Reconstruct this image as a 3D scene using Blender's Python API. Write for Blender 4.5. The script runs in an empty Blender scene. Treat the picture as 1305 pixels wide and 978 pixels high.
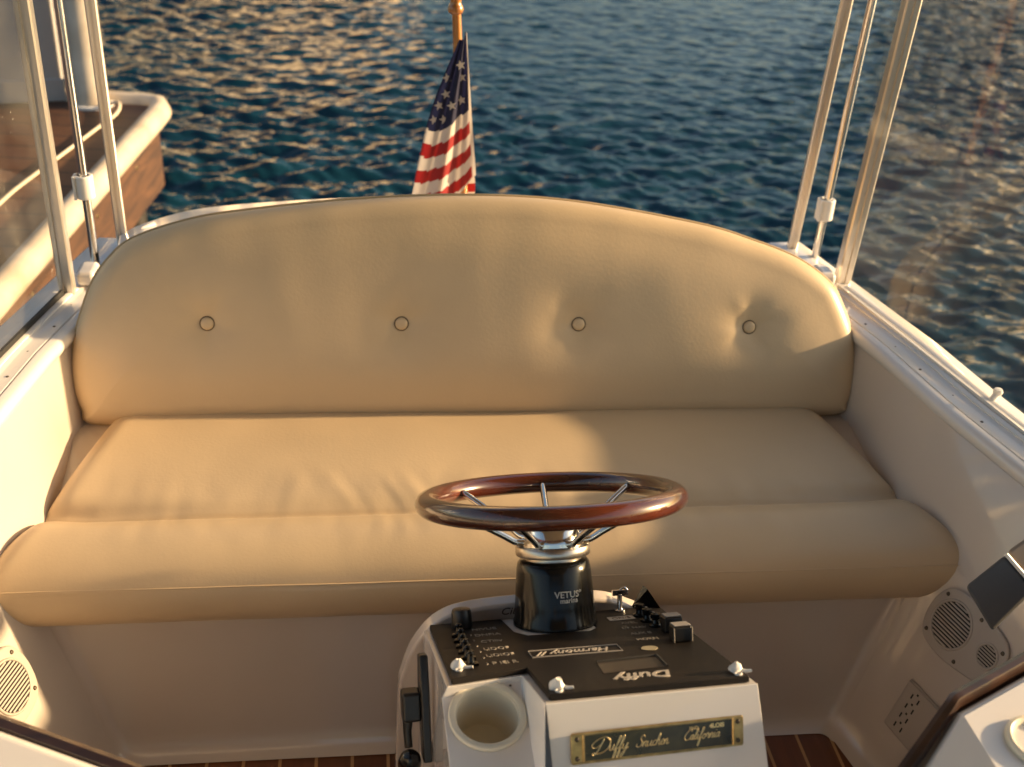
import bpy, bmesh, math, random
import numpy as np
from mathutils import Vector, Matrix, noise
random.seed(7); rng = np.random.default_rng(7)
R = math.radians; pi = math.pi
sc = bpy.context.scene
col = sc.collection

# ------------------------------------------------------------------ materials
def mat(name, base, rough=.5, metal=0, bump=0, bscale=40, var=0, vscale=6, coat=0, spec=.5, ior=None, detail=4, sheen=0, coatr=.1, var2=None):
    m = bpy.data.materials.new(name); m.use_nodes = True
    nt = m.node_tree; p = nt.nodes['Principled BSDF']
    p.inputs['Base Color'].default_value = (*base, 1); p.inputs['Roughness'].default_value = rough
    p.inputs['Metallic'].default_value = metal; p.inputs['Coat Weight'].default_value = coat
    p.inputs['Coat Roughness'].default_value = coatr
    p.inputs['Specular IOR Level'].default_value = spec
    if ior: p.inputs['IOR'].default_value = ior
    tc = nt.nodes.new('ShaderNodeTexCoord')
    if var or var2:
        n = nt.nodes.new('ShaderNodeTexNoise'); n.inputs['Scale'].default_value = vscale; n.inputs['Detail'].default_value = 5
        nt.links.new(tc.outputs['Object'], n.inputs['Vector'])
        mx = nt.nodes.new('ShaderNodeMix'); mx.data_type = 'RGBA'
        b2 = var2 or tuple(c * (1 - var) for c in base)
        mx.inputs[6].default_value = (*base, 1); mx.inputs[7].default_value = (*b2, 1)
        rp = nt.nodes.new('ShaderNodeMapRange'); rp.inputs[1].default_value = .35; rp.inputs[2].default_value = .7
        nt.links.new(n.outputs['Fac'], rp.inputs[0]); nt.links.new(rp.outputs[0], mx.inputs[0])
        nt.links.new(mx.outputs[2], p.inputs['Base Color'])
        r2 = nt.nodes.new('ShaderNodeMapRange'); r2.inputs[3].default_value = rough * .85; r2.inputs[4].default_value = min(1, rough * 1.2)
        nt.links.new(n.outputs['Fac'], r2.inputs[0]); nt.links.new(r2.outputs[0], p.inputs['Roughness'])
    if bump:
        n = nt.nodes.new('ShaderNodeTexNoise'); n.inputs['Scale'].default_value = bscale; n.inputs['Detail'].default_value = detail
        nt.links.new(tc.outputs['Object'], n.inputs['Vector'])
        b = nt.nodes.new('ShaderNodeBump'); b.inputs['Strength'].default_value = bump; b.inputs['Distance'].default_value = .01
        nt.links.new(n.outputs['Fac'], b.inputs['Height']); nt.links.new(b.outputs[0], p.inputs['Normal'])
    return m

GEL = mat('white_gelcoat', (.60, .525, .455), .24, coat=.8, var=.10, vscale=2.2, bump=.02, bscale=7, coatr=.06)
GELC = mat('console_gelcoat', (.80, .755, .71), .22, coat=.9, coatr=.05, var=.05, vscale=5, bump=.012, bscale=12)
POSTM = mat('satin_anodised_post', (.74, .67, .58), .30, .75)
RAIL = mat('white_rail', (.78, .75, .71), .22, coat=.5, var=.02, vscale=3)
VINYL = mat('tan_vinyl', (.625, .475, .298), .38, bump=.035, bscale=160, var=.08, vscale=4, spec=.45, detail=9)
WELT = mat('tan_piping', (.44, .32, .18), .45)
RINGSHADE = mat('button_shadow_ring', (.13, .085, .045), .5)  # dark colour stands in for the shade round each sunken button
BLK = mat('black_plastic', (.014, .013, .012), .32, var=.2, vscale=30)
BLKP = mat('black_panel', (.010, .0075, .006), .5, bump=.02, bscale=500, var2=(.017, .0125, .009), vscale=9, spec=.2)
BLKG = mat('black_gloss', (.005, .005, .005), .16, spec=.38)
CHROME = mat('polished_steel', (.72, .69, .64), .13, 1)
BRUSH = mat('satin_steel', (.55, .50, .44), .28, 1, var=.15, vscale=20)
BRASS = mat('aged_brass', (.62, .45, .20), .33, 1, var2=(.34, .24, .11), vscale=60)
GREEN = mat('dark_green_enamel', (.010, .013, .008), .28, coat=.4, var2=(.03, .03, .015), vscale=50)
PRINT = mat('pale_print', (.46, .41, .35), .5)
PRINTD = mat('faded_print', (.26, .23, .19), .6)
DKPRINT = mat('brown_print', (.09, .055, .035), .6)
CREAM = mat('cream_plastic', (.80, .72, .56), .35, var=.08, vscale=20)
SPKW = mat('speaker_plastic', (.46, .40, .34), .45, var=.05)
WHT = mat('white_plastic', (.80, .77, .72), .35)
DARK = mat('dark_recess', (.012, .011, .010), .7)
GREY = mat('dark_grey_vinyl', (.075, .076, .082), .5, bump=.04, bscale=300, var=.15)
TAUPE = mat('taupe_vinyl', (.23, .18, .14), .5)
GLASSBLK = mat('rubber_gasket', (.012, .012, .012), .55)
SCREW = mat('dark_screw', (.10, .08, .06), .35, .8)
ROPE = mat('rope', (.62, .52, .38), .8, bump=.3, bscale=160)
BUMPER = mat('white_vinyl_fender', (.52, .455, .365), .5, var2=(.36, .29, .21), vscale=7, bump=.03, bscale=30)
PILE = mat('wet_pile_wood', (.016, .013, .010), .55, bump=.4, bscale=20, var=.5)
SHEDM = mat('painted_boards', (.38, .36, .35), .5, var=.08, vscale=2)
CANV = mat('canopy_canvas', (.52, .45, .36), .8, bump=.1, bscale=300)
RED = mat('flag_red', (.30, .014, .014), .75); WHITEF = mat('flag_white', (.60, .54, .48), .75); BLUE = mat('flag_blue', (.012, .014, .05), .75)
for m_ in (RED, WHITEF, BLUE, CANV):      # thin cloth lets some of the light through
    nt = m_.node_tree; p = nt.nodes['Principled BSDF']; out = nt.nodes['Material Output']
    tl = nt.nodes.new('ShaderNodeBsdfTranslucent'); tl.inputs[0].default_value = p.inputs['Base Color'].default_value
    mx = nt.nodes.new('ShaderNodeMixShader'); mx.inputs[0].default_value = .35
    nt.links.new(p.outputs[0], mx.inputs[1]); nt.links.new(tl.outputs[0], mx.inputs[2]); nt.links.new(mx.outputs[0], out.inputs[0])

def wood(name, dark, light, rough, coat, scale, axis='X', stretch=14):
    m = bpy.data.materials.new(name); m.use_nodes = True; nt = m.node_tree; p = nt.nodes['Principled BSDF']
    p.inputs['Roughness'].default_value = rough; p.inputs['Coat Weight'].default_value = coat; p.inputs['Coat Roughness'].default_value = .06
    tc = nt.nodes.new('ShaderNodeTexCoord'); mp = nt.nodes.new('ShaderNodeMapping')
    s = {'X': (1, stretch, stretch), 'Y': (stretch, 1, stretch), 'Z': (stretch, stretch, 1)}[axis]
    mp.inputs['Scale'].default_value = s
    n = nt.nodes.new('ShaderNodeTexNoise'); n.inputs['Scale'].default_value = scale; n.inputs['Detail'].default_value = 7; n.inputs['Distortion'].default_value = .6
    cr = nt.nodes.new('ShaderNodeValToRGB'); cr.color_ramp.elements[0].position = .35; cr.color_ramp.elements[1].position = .68
    cr.color_ramp.elements[0].color = (*dark, 1); cr.color_ramp.elements[1].color = (*light, 1)
    nt.links.new(tc.outputs['Object'], mp.inputs[0]); nt.links.new(mp.outputs[0], n.inputs['Vector'])
    nt.links.new(n.outputs['Fac'], cr.inputs[0]); nt.links.new(cr.outputs[0], p.inputs['Base Color'])
    b = nt.nodes.new('ShaderNodeBump'); b.inputs['Strength'].default_value = .08; b.inputs['Distance'].default_value = .005
    nt.links.new(n.outputs['Fac'], b.inputs['Height']); nt.links.new(b.outputs[0], p.inputs['Normal'])
    return m
WHEELW = wood('varnished_mahogany', (.028, .006, .003), (.11, .022, .007), .22, 1, 5, 'X', 3)
TRIMW = wood('dark_wood_trim', (.022, .009, .005), (.060, .024, .011), .35, .3, 8, 'X', 6)
POLEW = wood('varnished_pole', (.30, .11, .02), (.52, .24, .05), .3, .7, 9, 'Z', 6)
FASC = wood('weathered_fascia', (.030, .012, .006), (.085, .036, .015), .65, 0, 4, 'Y', 8)

def planks(name, axis, step, gap, dark, light, gapc, rough, coat=0):
    m = bpy.data.materials.new(name); m.use_nodes = True; nt = m.node_tree; p = nt.nodes['Principled BSDF']; L = nt.links.new
    p.inputs['Roughness'].default_value = rough; p.inputs['Coat Weight'].default_value = coat
    tc = nt.nodes.new('ShaderNodeTexCoord'); sp = nt.nodes.new('ShaderNodeSeparateXYZ'); L(tc.outputs['Object'], sp.inputs[0])
    dv = nt.nodes.new('ShaderNodeMath'); dv.operation = 'DIVIDE'; dv.inputs[1].default_value = step; L(sp.outputs[0 if axis == 'X' else 1], dv.inputs[0])
    fr = nt.nodes.new('ShaderNodeMath'); fr.operation = 'FRACT'; L(dv.outputs[0], fr.inputs[0])
    fl = nt.nodes.new('ShaderNodeMath'); fl.operation = 'FLOOR'; L(dv.outputs[0], fl.inputs[0])
    lt = nt.nodes.new('ShaderNodeMath'); lt.operation = 'LESS_THAN'; lt.inputs[1].default_value = gap / step; L(fr.outputs[0], lt.inputs[0])
    wn = nt.nodes.new('ShaderNodeTexWhiteNoise'); wn.noise_dimensions = '1D'; L(fl.outputs[0], wn.inputs['W'])
    mp = nt.nodes.new('ShaderNodeMapping'); mp.inputs['Scale'].default_value = (22, 2, 2) if axis == 'X' else (2, 22, 2); L(tc.outputs['Object'], mp.inputs[0])
    ad = nt.nodes.new('ShaderNodeVectorMath'); ad.operation = 'ADD'; L(mp.outputs[0], ad.inputs[0]); L(wn.outputs['Color'], ad.inputs[1])
    n = nt.nodes.new('ShaderNodeTexNoise'); n.inputs['Scale'].default_value = 4; n.inputs['Detail'].default_value = 7; L(ad.outputs[0], n.inputs['Vector'])
    m1 = nt.nodes.new('ShaderNodeMath'); m1.operation = 'MULTIPLY_ADD'; m1.inputs[1].default_value = .5; L(wn.outputs['Value'], m1.inputs[0])
    m2 = nt.nodes.new('ShaderNodeMath'); m2.operation = 'MULTIPLY'; m2.inputs[1].default_value = .7; L(n.outputs['Fac'], m2.inputs[0]); L(m2.outputs[0], m1.inputs[2])
    mx = nt.nodes.new('ShaderNodeMix'); mx.data_type = 'RGBA'; mx.inputs[6].default_value = (*dark, 1); mx.inputs[7].default_value = (*light, 1); L(m1.outputs[0], mx.inputs[0])
    mg = nt.nodes.new('ShaderNodeMix'); mg.data_type = 'RGBA'; mg.inputs[7].default_value = (*gapc, 1); L(mx.outputs[2], mg.inputs[6]); L(lt.outputs[0], mg.inputs[0])
    L(mg.outputs[2], p.inputs['Base Color'])
    b = nt.nodes.new('ShaderNodeBump'); b.inputs['Strength'].default_value = .3; b.inputs['Distance'].default_value = .003; b.invert = True
    L(lt.outputs[0], b.inputs['Height']); L(b.outputs[0], p.inputs['Normal'])
    return m
TEAK = planks('teak_and_holly', 'X', .0675, .006, (.07, .022, .008), (.20, .068, .024), (.50, .28, .12), .3, .5)
DECKM = planks('dock_boards', 'Y', .14, .010, (.040, .015, .006), (.135, .055, .023), (.010, .006, .004), .6)

def pane_mat():
    m = bpy.data.materials.new('clear_vinyl'); m.use_nodes = True; nt = m.node_tree; nt.nodes.remove(nt.nodes['Principled BSDF'])
    L = nt.links.new; out = nt.nodes['Material Output']
    tr = nt.nodes.new('ShaderNodeBsdfTransparent'); tr.inputs[0].default_value = (.93, .92, .89, 1)
    gl = nt.nodes.new('ShaderNodeBsdfGlossy'); gl.inputs['Roughness'].default_value = .03
    df = nt.nodes.new('ShaderNodeBsdfDiffuse'); df.inputs[0].default_value = (.8, .76, .68, 1)
    lw = nt.nodes.new('ShaderNodeLayerWeight'); lw.inputs[0].default_value = .5
    pw = nt.nodes.new('ShaderNodeMath'); pw.operation = 'POWER'; pw.inputs[1].default_value = 5; L(lw.outputs['Facing'], pw.inputs[0])
    fr = nt.nodes.new('ShaderNodeMath'); fr.operation = 'MULTIPLY_ADD'; fr.inputs[1].default_value = .45; fr.inputs[2].default_value = .065; L(pw.outputs[0], fr.inputs[0])
    tc = nt.nodes.new('ShaderNodeTexCoord'); n = nt.nodes.new('ShaderNodeTexNoise'); n.inputs['Scale'].default_value = 6; n.inputs['Detail'].default_value = 6
    L(tc.outputs['Object'], n.inputs['Vector'])
    b = nt.nodes.new('ShaderNodeBump'); b.inputs['Strength'].default_value = .05; b.inputs['Distance'].default_value = .02; L(n.outputs['Fac'], b.inputs['Height'])
    L(b.outputs[0], gl.inputs['Normal'])
    mr = nt.nodes.new('ShaderNodeMapRange'); mr.inputs[1].default_value = .4; mr.inputs[2].default_value = .8; mr.inputs[3].default_value = .012; mr.inputs[4].default_value = .07
    L(n.outputs['Fac'], mr.inputs[0])
    vo = nt.nodes.new('ShaderNodeTexVoronoi'); vo.inputs['Scale'].default_value = 70; L(tc.outputs['Object'], vo.inputs['Vector'])
    lt = nt.nodes.new('ShaderNodeMath'); lt.operation = 'LESS_THAN'; lt.inputs[1].default_value = .11; L(vo.outputs['Distance'], lt.inputs[0])
    n2 = nt.nodes.new('ShaderNodeTexNoise'); n2.inputs['Scale'].default_value = 9; L(tc.outputs['Object'], n2.inputs['Vector'])
    gt = nt.nodes.new('ShaderNodeMapRange'); gt.inputs[1].default_value = .52; gt.inputs[2].default_value = .7; gt.inputs[4].default_value = .30; L(n2.outputs['Fac'], gt.inputs[0])
    ml = nt.nodes.new('ShaderNodeMath'); ml.operation = 'MULTIPLY'; L(lt.outputs[0], ml.inputs[0]); L(gt.outputs[0], ml.inputs[1])
    sm_ = nt.nodes.new('ShaderNodeMath'); sm_.operation = 'ADD'; L(ml.outputs[0], sm_.inputs[0]); L(mr.outputs[0], sm_.inputs[1])
    a = nt.nodes.new('ShaderNodeMixShader'); L(sm_.outputs[0], a.inputs[0]); L(tr.outputs[0], a.inputs[1]); L(df.outputs[0], a.inputs[2])
    c = nt.nodes.new('ShaderNodeMixShader'); L(fr.outputs[0], c.inputs[0]); L(a.outputs[0], c.inputs[1]); L(gl.outputs[0], c.inputs[2])
    L(c.outputs[0], out.inputs[0]); return m
PANE = pane_mat()

# ------------------------------------------------------------------ mesh helpers
class MB:
    def __init__(s): s.v = []; s.f = []
    def add(s, v, f, M=None):
        o = len(s.v)
        for p in v:
            p = Vector(p); s.v.append(tuple(M @ p) if M else tuple(p))
        s.f += [tuple(i + o for i in q) for q in f]; return s
    def build(s, name, m, parent=None, smooth=40, bevel=0, seg=3, loc=None, rot=None):
        me = bpy.data.meshes.new(name); me.from_pydata(s.v, [], s.f)
        bm = bmesh.new(); bm.from_mesh(me); bmesh.ops.recalc_face_normals(bm, faces=bm.faces); bm.to_mesh(me); bm.free()
        for p in me.polygons: p.use_smooth = True
        if smooth < 180: me.set_sharp_from_angle(angle=R(smooth))
        me.materials.append(m)
        o = bpy.data.objects.new(name, me); col.objects.link(o)
        if parent: o.parent = parent
        if loc: o.location = loc
        if rot: o.rotation_euler = rot
        if bevel:
            b = o.modifiers.new('bevel', 'BEVEL'); b.width = bevel; b.segments = seg; b.limit_method = 'ANGLE'; b.angle_limit = R(35); b.harden_normals = True
        return o
def box(x0, x1, y0, y1, z0, z1):
    v = [(x, y, z) for z in (z0, z1) for y in (y0, y1) for x in (x0, x1)]
    return v, [(0, 2, 3, 1), (4, 5, 7, 6), (0, 1, 5, 4), (2, 6, 7, 3), (0, 4, 6, 2), (1, 3, 7, 5)]
def loft(rings, closed=True, cap=True):
    n = len(rings[0]); v = [p for r in rings for p in r]; f = []
    for i in range(len(rings) - 1):
        for j in range(n if closed else n - 1):
            k = (j + 1) % n; f.append((i * n + j, i * n + k, (i + 1) * n + k, (i + 1) * n + j))
    if cap and closed: f += [tuple(range(n))[::-1], tuple((len(rings) - 1) * n + j for j in range(n))]
    return v, f
def tube(path, r, n=10, closed=False, cap=True):
    path = [Vector(p) for p in path]; N = len(path); rings = []
    rr = r if isinstance(r, (list, tuple)) else [r] * N
    t0 = None; up = None
    for i in range(N):
        a = path[(i - 1) % N] if (closed or i > 0) else path[0]; b = path[(i + 1) % N] if (closed or i < N - 1) else path[-1]
        t = (b - a).normalized()
        if up is None: up = t.orthogonal().normalized()
        up = (up - t * up.dot(t)).normalized(); s = t.cross(up)
        rings.append([path[i] + (up * math.cos(2 * pi * k / n) + s * math.sin(2 * pi * k / n)) * rr[i] for k in range(n)])
    if closed: rings.append(rings[0])
    return loft(rings, True, cap and not closed)
def lathe(prof, n=32, cap=False):
    rings = [[(r * math.cos(2 * pi * k / n), r * math.sin(2 * pi * k / n), z) for k in range(n)] for r, z in prof]
    return loft(rings, True, cap)
def prism(poly, z0, z1):
    n = len(poly); v = [(x, y, z0) for x, y in poly] + [(x, y, z1) for x, y in poly]
    return v, [tuple(range(n))[::-1], tuple(range(n, 2 * n))] + [(i, (i + 1) % n, n + (i + 1) % n, n + i) for i in range(n)]
def spline(pts, k=8, closed=False):
    P = [np.array(p, float) for p in pts]; n = len(P); out = []
    for i in range(n if closed else n - 1):
        a, b, c, d = (P[(i - 1) % n], P[i], P[(i + 1) % n], P[(i + 2) % n]) if closed else (P[max(i - 1, 0)], P[i], P[i + 1], P[min(i + 2, n - 1)])
        for j in range(k):
            t = j / k; out.append(.5 * (2 * b + (c - a) * t + (2 * a - 5 * b + 4 * c - d) * t * t + (3 * b - a - 3 * c + d) * t ** 3))
    if not closed: out.append(P[-1])
    return [tuple(p) for p in out]
T = Matrix.Translation
def rx(a): return Matrix.Rotation(R(a), 4, 'X')
def ry(a): return Matrix.Rotation(R(a), 4, 'Y')
def rz(a): return Matrix.Rotation(R(a), 4, 'Z')
def empty(name, label, cat, loc=(0, 0, 0), rot=(0, 0, 0), group=None):
    o = bpy.data.objects.new(name, None); col.objects.link(o); o.location = loc; o.rotation_euler = rot
    return tag(o, label, cat, group)
def tag(o, label, cat, group=None):
    o['label'] = label; o['category'] = cat
    if group: o['group'] = group
    return o
def text(body, size, m, parent, M, name='lettering', ext=.0004, sx=1, shear=0, align='CENTER', bold=0):
    c = bpy.data.curves.new(name, 'FONT'); c.body = body; c.size = size; c.extrude = ext; c.align_x = align; c.align_y = 'CENTER'; c.shear = shear; c.offset = bold
    t = bpy.data.objects.new(name, c); col.objects.link(t)
    dg = bpy.context.evaluated_depsgraph_get(); me = bpy.data.meshes.new_from_object(t.evaluated_get(dg)); bpy.data.objects.remove(t)
    me.transform(M @ Matrix.Diagonal((sx, 1, 1, 1))); me.materials.clear(); me.materials.append(m)
    o = bpy.data.objects.new(name, me); col.objects.link(o); o.parent = parent; return o
def nz(x, y, z=0): return noise.noise((x, y, z))

# ------------------------------------------------------------------ water, world, light
def water():
    def axis(a, b, step, far, g):
        mid = list(np.arange(a, b, step)); lo = []; s = step; x = a
        while x > -far: s *= g; x -= s; lo.append(x)
        hi = []; s = step; x = mid[-1]
        while x < far: s *= g; x += s; hi.append(x)
        return np.array(lo[::-1] + mid + hi)
    X = axis(-3.6, 7.6, .018, 500, 1.22); Y = axis(2.4, 12.5, .018, 500, 1.22)
    gx, gy = np.meshgrid(X, Y); h = np.zeros_like(gx)
    dom = R(80)
    for i in range(140):
        lam = .050 * (10 ** (rng.random() * .95)); k = 2 * pi / lam; th = dom + rng.normal() * .55
        amp = .00135 * (lam / .15) ** 1.0 * (1 if lam < .20 else (.20 / lam) ** 1.1)
        ph = rng.random() * 2 * pi
        u = k * (gx * math.cos(th) + gy * math.sin(th)) + ph
        h += amp * (np.sin(u) + .22 * np.cos(2 * u))
    fade = np.clip((14 - gy) / 4, 0, 1) * np.clip((9.5 - gx) / 3, 0, 1) * np.clip((gx + 5.5) / 2, 0, 1) * np.clip((gy - .8) / 1, 0, 1)
    env = .78 + .62 * np.sin(gx * .55 + 1 + .7 * np.sin(gy * .4)) * np.sin(gy * .43 + .6 * np.sin(gx * .7))
    z = -.44 + h * fade * np.clip(env, .32, 1.35)
    ny, nx = gx.shape
    me = bpy.data.meshes.new('water'); me.vertices.add(nx * ny)
    me.vertices.foreach_set('co', np.stack([gx, gy, z], -1).astype(np.float32).ravel())
    i = np.arange(nx * ny).reshape(ny, nx); q = np.stack([i[:-1, :-1], i[:-1, 1:], i[1:, 1:], i[1:, :-1]], -1).reshape(-1, 4)
    me.loops.add(q.size); me.loops.foreach_set('vertex_index', q.ravel().astype(np.int32))
    me.polygons.add(len(q)); me.polygons.foreach_set('loop_start', (np.arange(len(q)) * 4).astype(np.int32))
    me.polygons.foreach_set('use_smooth', np.ones(len(q), bool)); me.update(calc_edges=True)
    m = mat('harbour_water', (.003, .026, .041), .04, ior=1.33, bump=0); nt = m.node_tree; p = nt.nodes['Principled BSDF']
    tc = nt.nodes.new('ShaderNodeTexCoord'); mp = nt.nodes.new('ShaderNodeMapping'); mp.inputs['Scale'].default_value = (1, 1.7, 1)
    n = nt.nodes.new('ShaderNodeTexNoise'); n.inputs['Scale'].default_value = 9; n.inputs['Detail'].default_value = 5; n.inputs['Roughness'].default_value = .5
    b = nt.nodes.new('ShaderNodeBump'); b.inputs['Strength'].default_value = .35; b.inputs['Distance'].default_value = .02
    nt.links.new(tc.outputs['Object'], mp.inputs[0]); nt.links.new(mp.outputs[0], n.inputs['Vector']); nt.links.new(n.outputs['Fac'], b.inputs['Height']); nt.links.new(b.outputs[0], p.inputs['Normal'])
    me.materials.append(m)
    o = bpy.data.objects.new('water', me); col.objects.link(o); o['kind'] = 'structure'; o['label'] = 'dark teal rippled harbour water'
water()

SUN = Vector((1, .072, .232)).normalized()
el = math.asin(SUN.z); az = math.atan2(SUN.x, SUN.y)
w = bpy.data.worlds.new('World'); sc.world = w; w.use_nodes = True
nt = w.node_tree; bg = nt.nodes['Background']; sky = nt.nodes.new('ShaderNodeTexSky'); sky.sky_type = 'NISHITA'; sky.sun_disc = False
sky.sun_elevation = el; sky.sun_rotation = az; sky.air_density = 1.2; sky.dust_density = 3.0; sky.ozone_density = 1.5
nt.links.new(sky.outputs[0], bg.inputs[0]); bg.inputs[1].default_value = .10
sl = bpy.data.lights.new('sun', 'SUN'); sl.energy = 5.0; sl.angle = R(1.5); sl.color = (1, .71, .40)
so = bpy.data.objects.new('sun', sl); col.objects.link(so); so.rotation_euler = (-SUN).to_track_quat('-Z', 'Y').to_euler(); so.location = (20, 4, 8)

# ------------------------------------------------------------------ camera
cam = bpy.data.cameras.new('camera'); co = bpy.data.objects.new('camera', cam); col.objects.link(co); sc.camera = co
cam.sensor_width = 36; cam.lens = 40; cam.clip_start = .02; cam.clip_end = 3000
fwd = Vector((.12052744, .8575973, -.5)); rgt = Vector((.99026807, -.1391731, 0)); dwn = Vector((-.06958655, -.49513403, -.8660254)); r_ = .061086524
c_, s_ = math.cos(r_), math.sin(r_); X_ = rgt * c_ - dwn * s_; D_ = rgt * s_ + dwn * c_
M = Matrix(((X_.x, -D_.x, -fwd.x), (X_.y, -D_.y, -fwd.y), (X_.z, -D_.z, -fwd.z))).to_4x4(); M.translation = (-.22, 0, 1.71); co.matrix_world = M
cam.dof.use_dof = True; cam.dof.focus_distance = 1.9; cam.dof.aperture_fstop = 4.0

# ------------------------------------------------------------------ boat hull
boat = empty('boat', 'white open launch with a tan stern bench, seen from inside its cockpit', 'boat', (0, 0, 0))
def lip(y):
    return .94 - .222 * (y - 1.57) + .018 * max(0, min(1, (y - 1.80) / .25)) if y > 1.0 else .94 + .1265 - (1.0 - y) * .10
def wallx(y, z):
    t = max(0, (.58 - z) / .58); g = 1 - .85 * max(0, min(1, (y - 1.74) / .30)); return lip(y) - .25 * t ** .85 * (.18 + .82 * g) + .006 * max(0, min(1, (y - 1.9) / .15))
def ypos(a, b, n): return [a + (b - a) * i / n for i in range(n + 1)]
# cockpit liner: side walls, bench front and coves as one moulded sheet
lv = [(0, .022), (.004, .014), (.010, .007), (.022, .0), (.05, 0), (.1, 0), (.16, 0), (.22, 0), (.28, 0), (.34, 0), (.40, 0)]
rings = []
for z, push in lv:
    yb = 1.555 + .075 * z / .4 - push; rad = .024
    half = []
    for y in ypos(-1.3, yb - rad, 26): half.append((wallx(y, z) - push, y))
    xw = wallx(yb, z) - push
    for k in range(1, 9):
        a = k / 9 * pi / 2; half.append((xw - rad + rad * math.cos(a), yb - rad + rad * math.sin(a)))
    xs = xw - rad
    for i in range(0, 25): half.append((xs * (1 - i / 24), yb))
    full = half + [(-x, y) for x, y in half[-2::-1]]
    rings.append([(x, y, z) for x, y in full])
v, f = loft(rings, False, False); lin = MB().add(v, f)
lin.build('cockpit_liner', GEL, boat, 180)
for s in (1, -1):          # upper side walls up to the lip
    rg = []
    for z in (.398, .44, .48, .52, .56, .575):
        rg.append([(s * wallx(y, z), y, z) for y in ypos(-1.3, 2.62, 60)])
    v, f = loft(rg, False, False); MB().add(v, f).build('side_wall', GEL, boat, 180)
    # gunwale: moulded cap with rounded inner lip, a groove, then the outer slope and topside
    prof = [(-.002, .572), (-.006, .580), (-.006, .589), (-.001, .5965), (.006, .5995), (.020, .6005), (.0215, .596), (.0235, .596), (.025, .6005), (.050, .601),
            (.056, .602), (.060, .604), (.135, .606), (.142, .602), (.146, .594), (.146, .56), (.135, .52), (.10, .2), (.05, -.1), (.0, -.4)]
    rg = [[(s * (lip(y) + dx), y, z) for dx, z in prof] for y in ypos(-1.3, 2.60, 70)]
    v, f = loft(rg, False, False); MB().add(v, f).build('gunwale', GELC, boat, 50)
    tp = [(.062, .604), (.062, .607), (.066, .609), (.074, .609), (.0745, .606), (.0835, .606), (.084, .611), (.088, .613), (.100, .613), (.103, .610), (.103, .604)]
    rg = [[(s * (lip(y) + dx), y, z) for dx, z in tp] for y in ypos(-1.3, 2.32, 60)]
    v, f = loft(rg, False, False); tr = MB().add(v, f); tr.build('window_track', RAIL, boat, 30)
    sm = MB()
    for k in range(14):
        y = 2.15 - k * .205; v, f = lathe([(0, .0016), (.0025, .0014), (.0034, 0)], 10)
        sm.add(v, f, T((s * (lip(y) + .037), y, .6005)))
        sm.add(v, f, T((s * (lip(y) + .037 - .012), y + .1, .6001)) @ Matrix.Scale(.7, 4))
    sm.build('gunwale_screw', SCREW, boat)['kind'] = 'stuff'
# stern deck and transom
edge = [(-.80, 2.52), (-.76, 2.595), (-.63, 2.70), (-.37, 2.765), (-.147, 2.79), (0, 2.775), (.15, 2.73), (.37, 2.64), (.60, 2.54), (.74, 2.46), (.80, 2.40)]
e2 = spline(edge, 6); n = len(e2)
ring_in = [(p[0] * .97, 2.22, .60) for p in e2]
ringa = [(p[0], p[1] + .004, .642) for p in e2]; ringb = [(p[0], p[1] + .018, .637) for p in e2]; ringc = [(p[0], p[1] + .024, .62) for p in e2]; ringd = [(p[0] * .97, p[1] + .02, .1) for p in e2]; ringe = [(p[0] * .92, p[1] - .1, -.4) for p in e2]
v, f = loft([ring_in, ringa, ringb, ringc, ringd, ringe], False, False); MB().add(v, f).build('stern_deck', GELC, boat, 60)
# teak sole
sole = MB(); sole.add([(-.9, -1.3, 0), (.9, -1.3, 0), (.9, 1.56, 0), (-.9, 1.56, 0)], [(0, 1, 2, 3)])
sole.build('teak_sole', TEAK, boat, loc=(0, 0, -.003))
# bench shelf the cushion sits on and the backrest board
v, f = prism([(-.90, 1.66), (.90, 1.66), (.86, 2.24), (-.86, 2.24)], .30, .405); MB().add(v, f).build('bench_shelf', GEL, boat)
# cleat-like base pieces near the left strut, seen between posts
b = MB(); b.add(*box(-.860, -.818, 2.325, 2.395, -.0 + .606, .640)); b.build('strut_base', GELC, boat, bevel=.012)
b = MB(); b.add(*box(.818, .860, 2.325, 2.395, -.0 + .606, .640)); b.build('strut_base', GELC, boat, bevel=.012)
b = MB(); b.add(*tube([(-.775, 2.56, .624), (-.758, 2.585, .634), (-.735, 2.605, .640)], [.006, .009, .007], 10)); b.build('deck_cleat', WHT, boat)

# ------------------------------------------------------------------ canopy: roof, posts, rods, clear side curtains
can = empty('canopy', 'boat canopy with white posts, steel rods in white clips and clear side curtains', 'canopy', (0, 1.0, .6))
def P(o): return (o[0], o[1] - 1.0, o[2] - .6)
rg = []
for y in ypos(-1.3, 2.75, 20):
    rg.append([P((x, y, 1.93 + .10 * (1 - (x / 1.02) ** 2))) for x in ypos(-1.02, 1.02, 20)] + [P((x, y, 1.91 + .10 * (1 - (x / 1.02) ** 2))) for x in ypos(1.02, -1.02, 20)])
v, f = loft(rg, True, True); MB().add(v, f).build('canopy_roof', CANV, can)
def post(p0, p1, w, d, ang=0, ridged=True):
    p0, p1 = Vector(P(p0)), Vector(P(p1)); t = (p1 - p0).normalized(); u = Vector((math.cos(R(ang)), math.sin(R(ang)), 0)); u = (u - t * u.dot(t)).normalized(); q = t.cross(u)
    pr = [(-1, -.8), (-.8, -1), (-.35, -1), (-.3, -.72), (.1, -.72), (.15, -1), (.8, -1), (1, -.8), (1, .8), (.8, 1), (-.8, 1), (-1, .8)]
    rg = [[p + u * a * w / 2 + q * b_ * d / 2 for a, b_ in pr] for p in (p0, p1)]
    v, f = loft(rg); MB().add(v, f).build('canopy_post', POSTM, can, 30)
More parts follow.
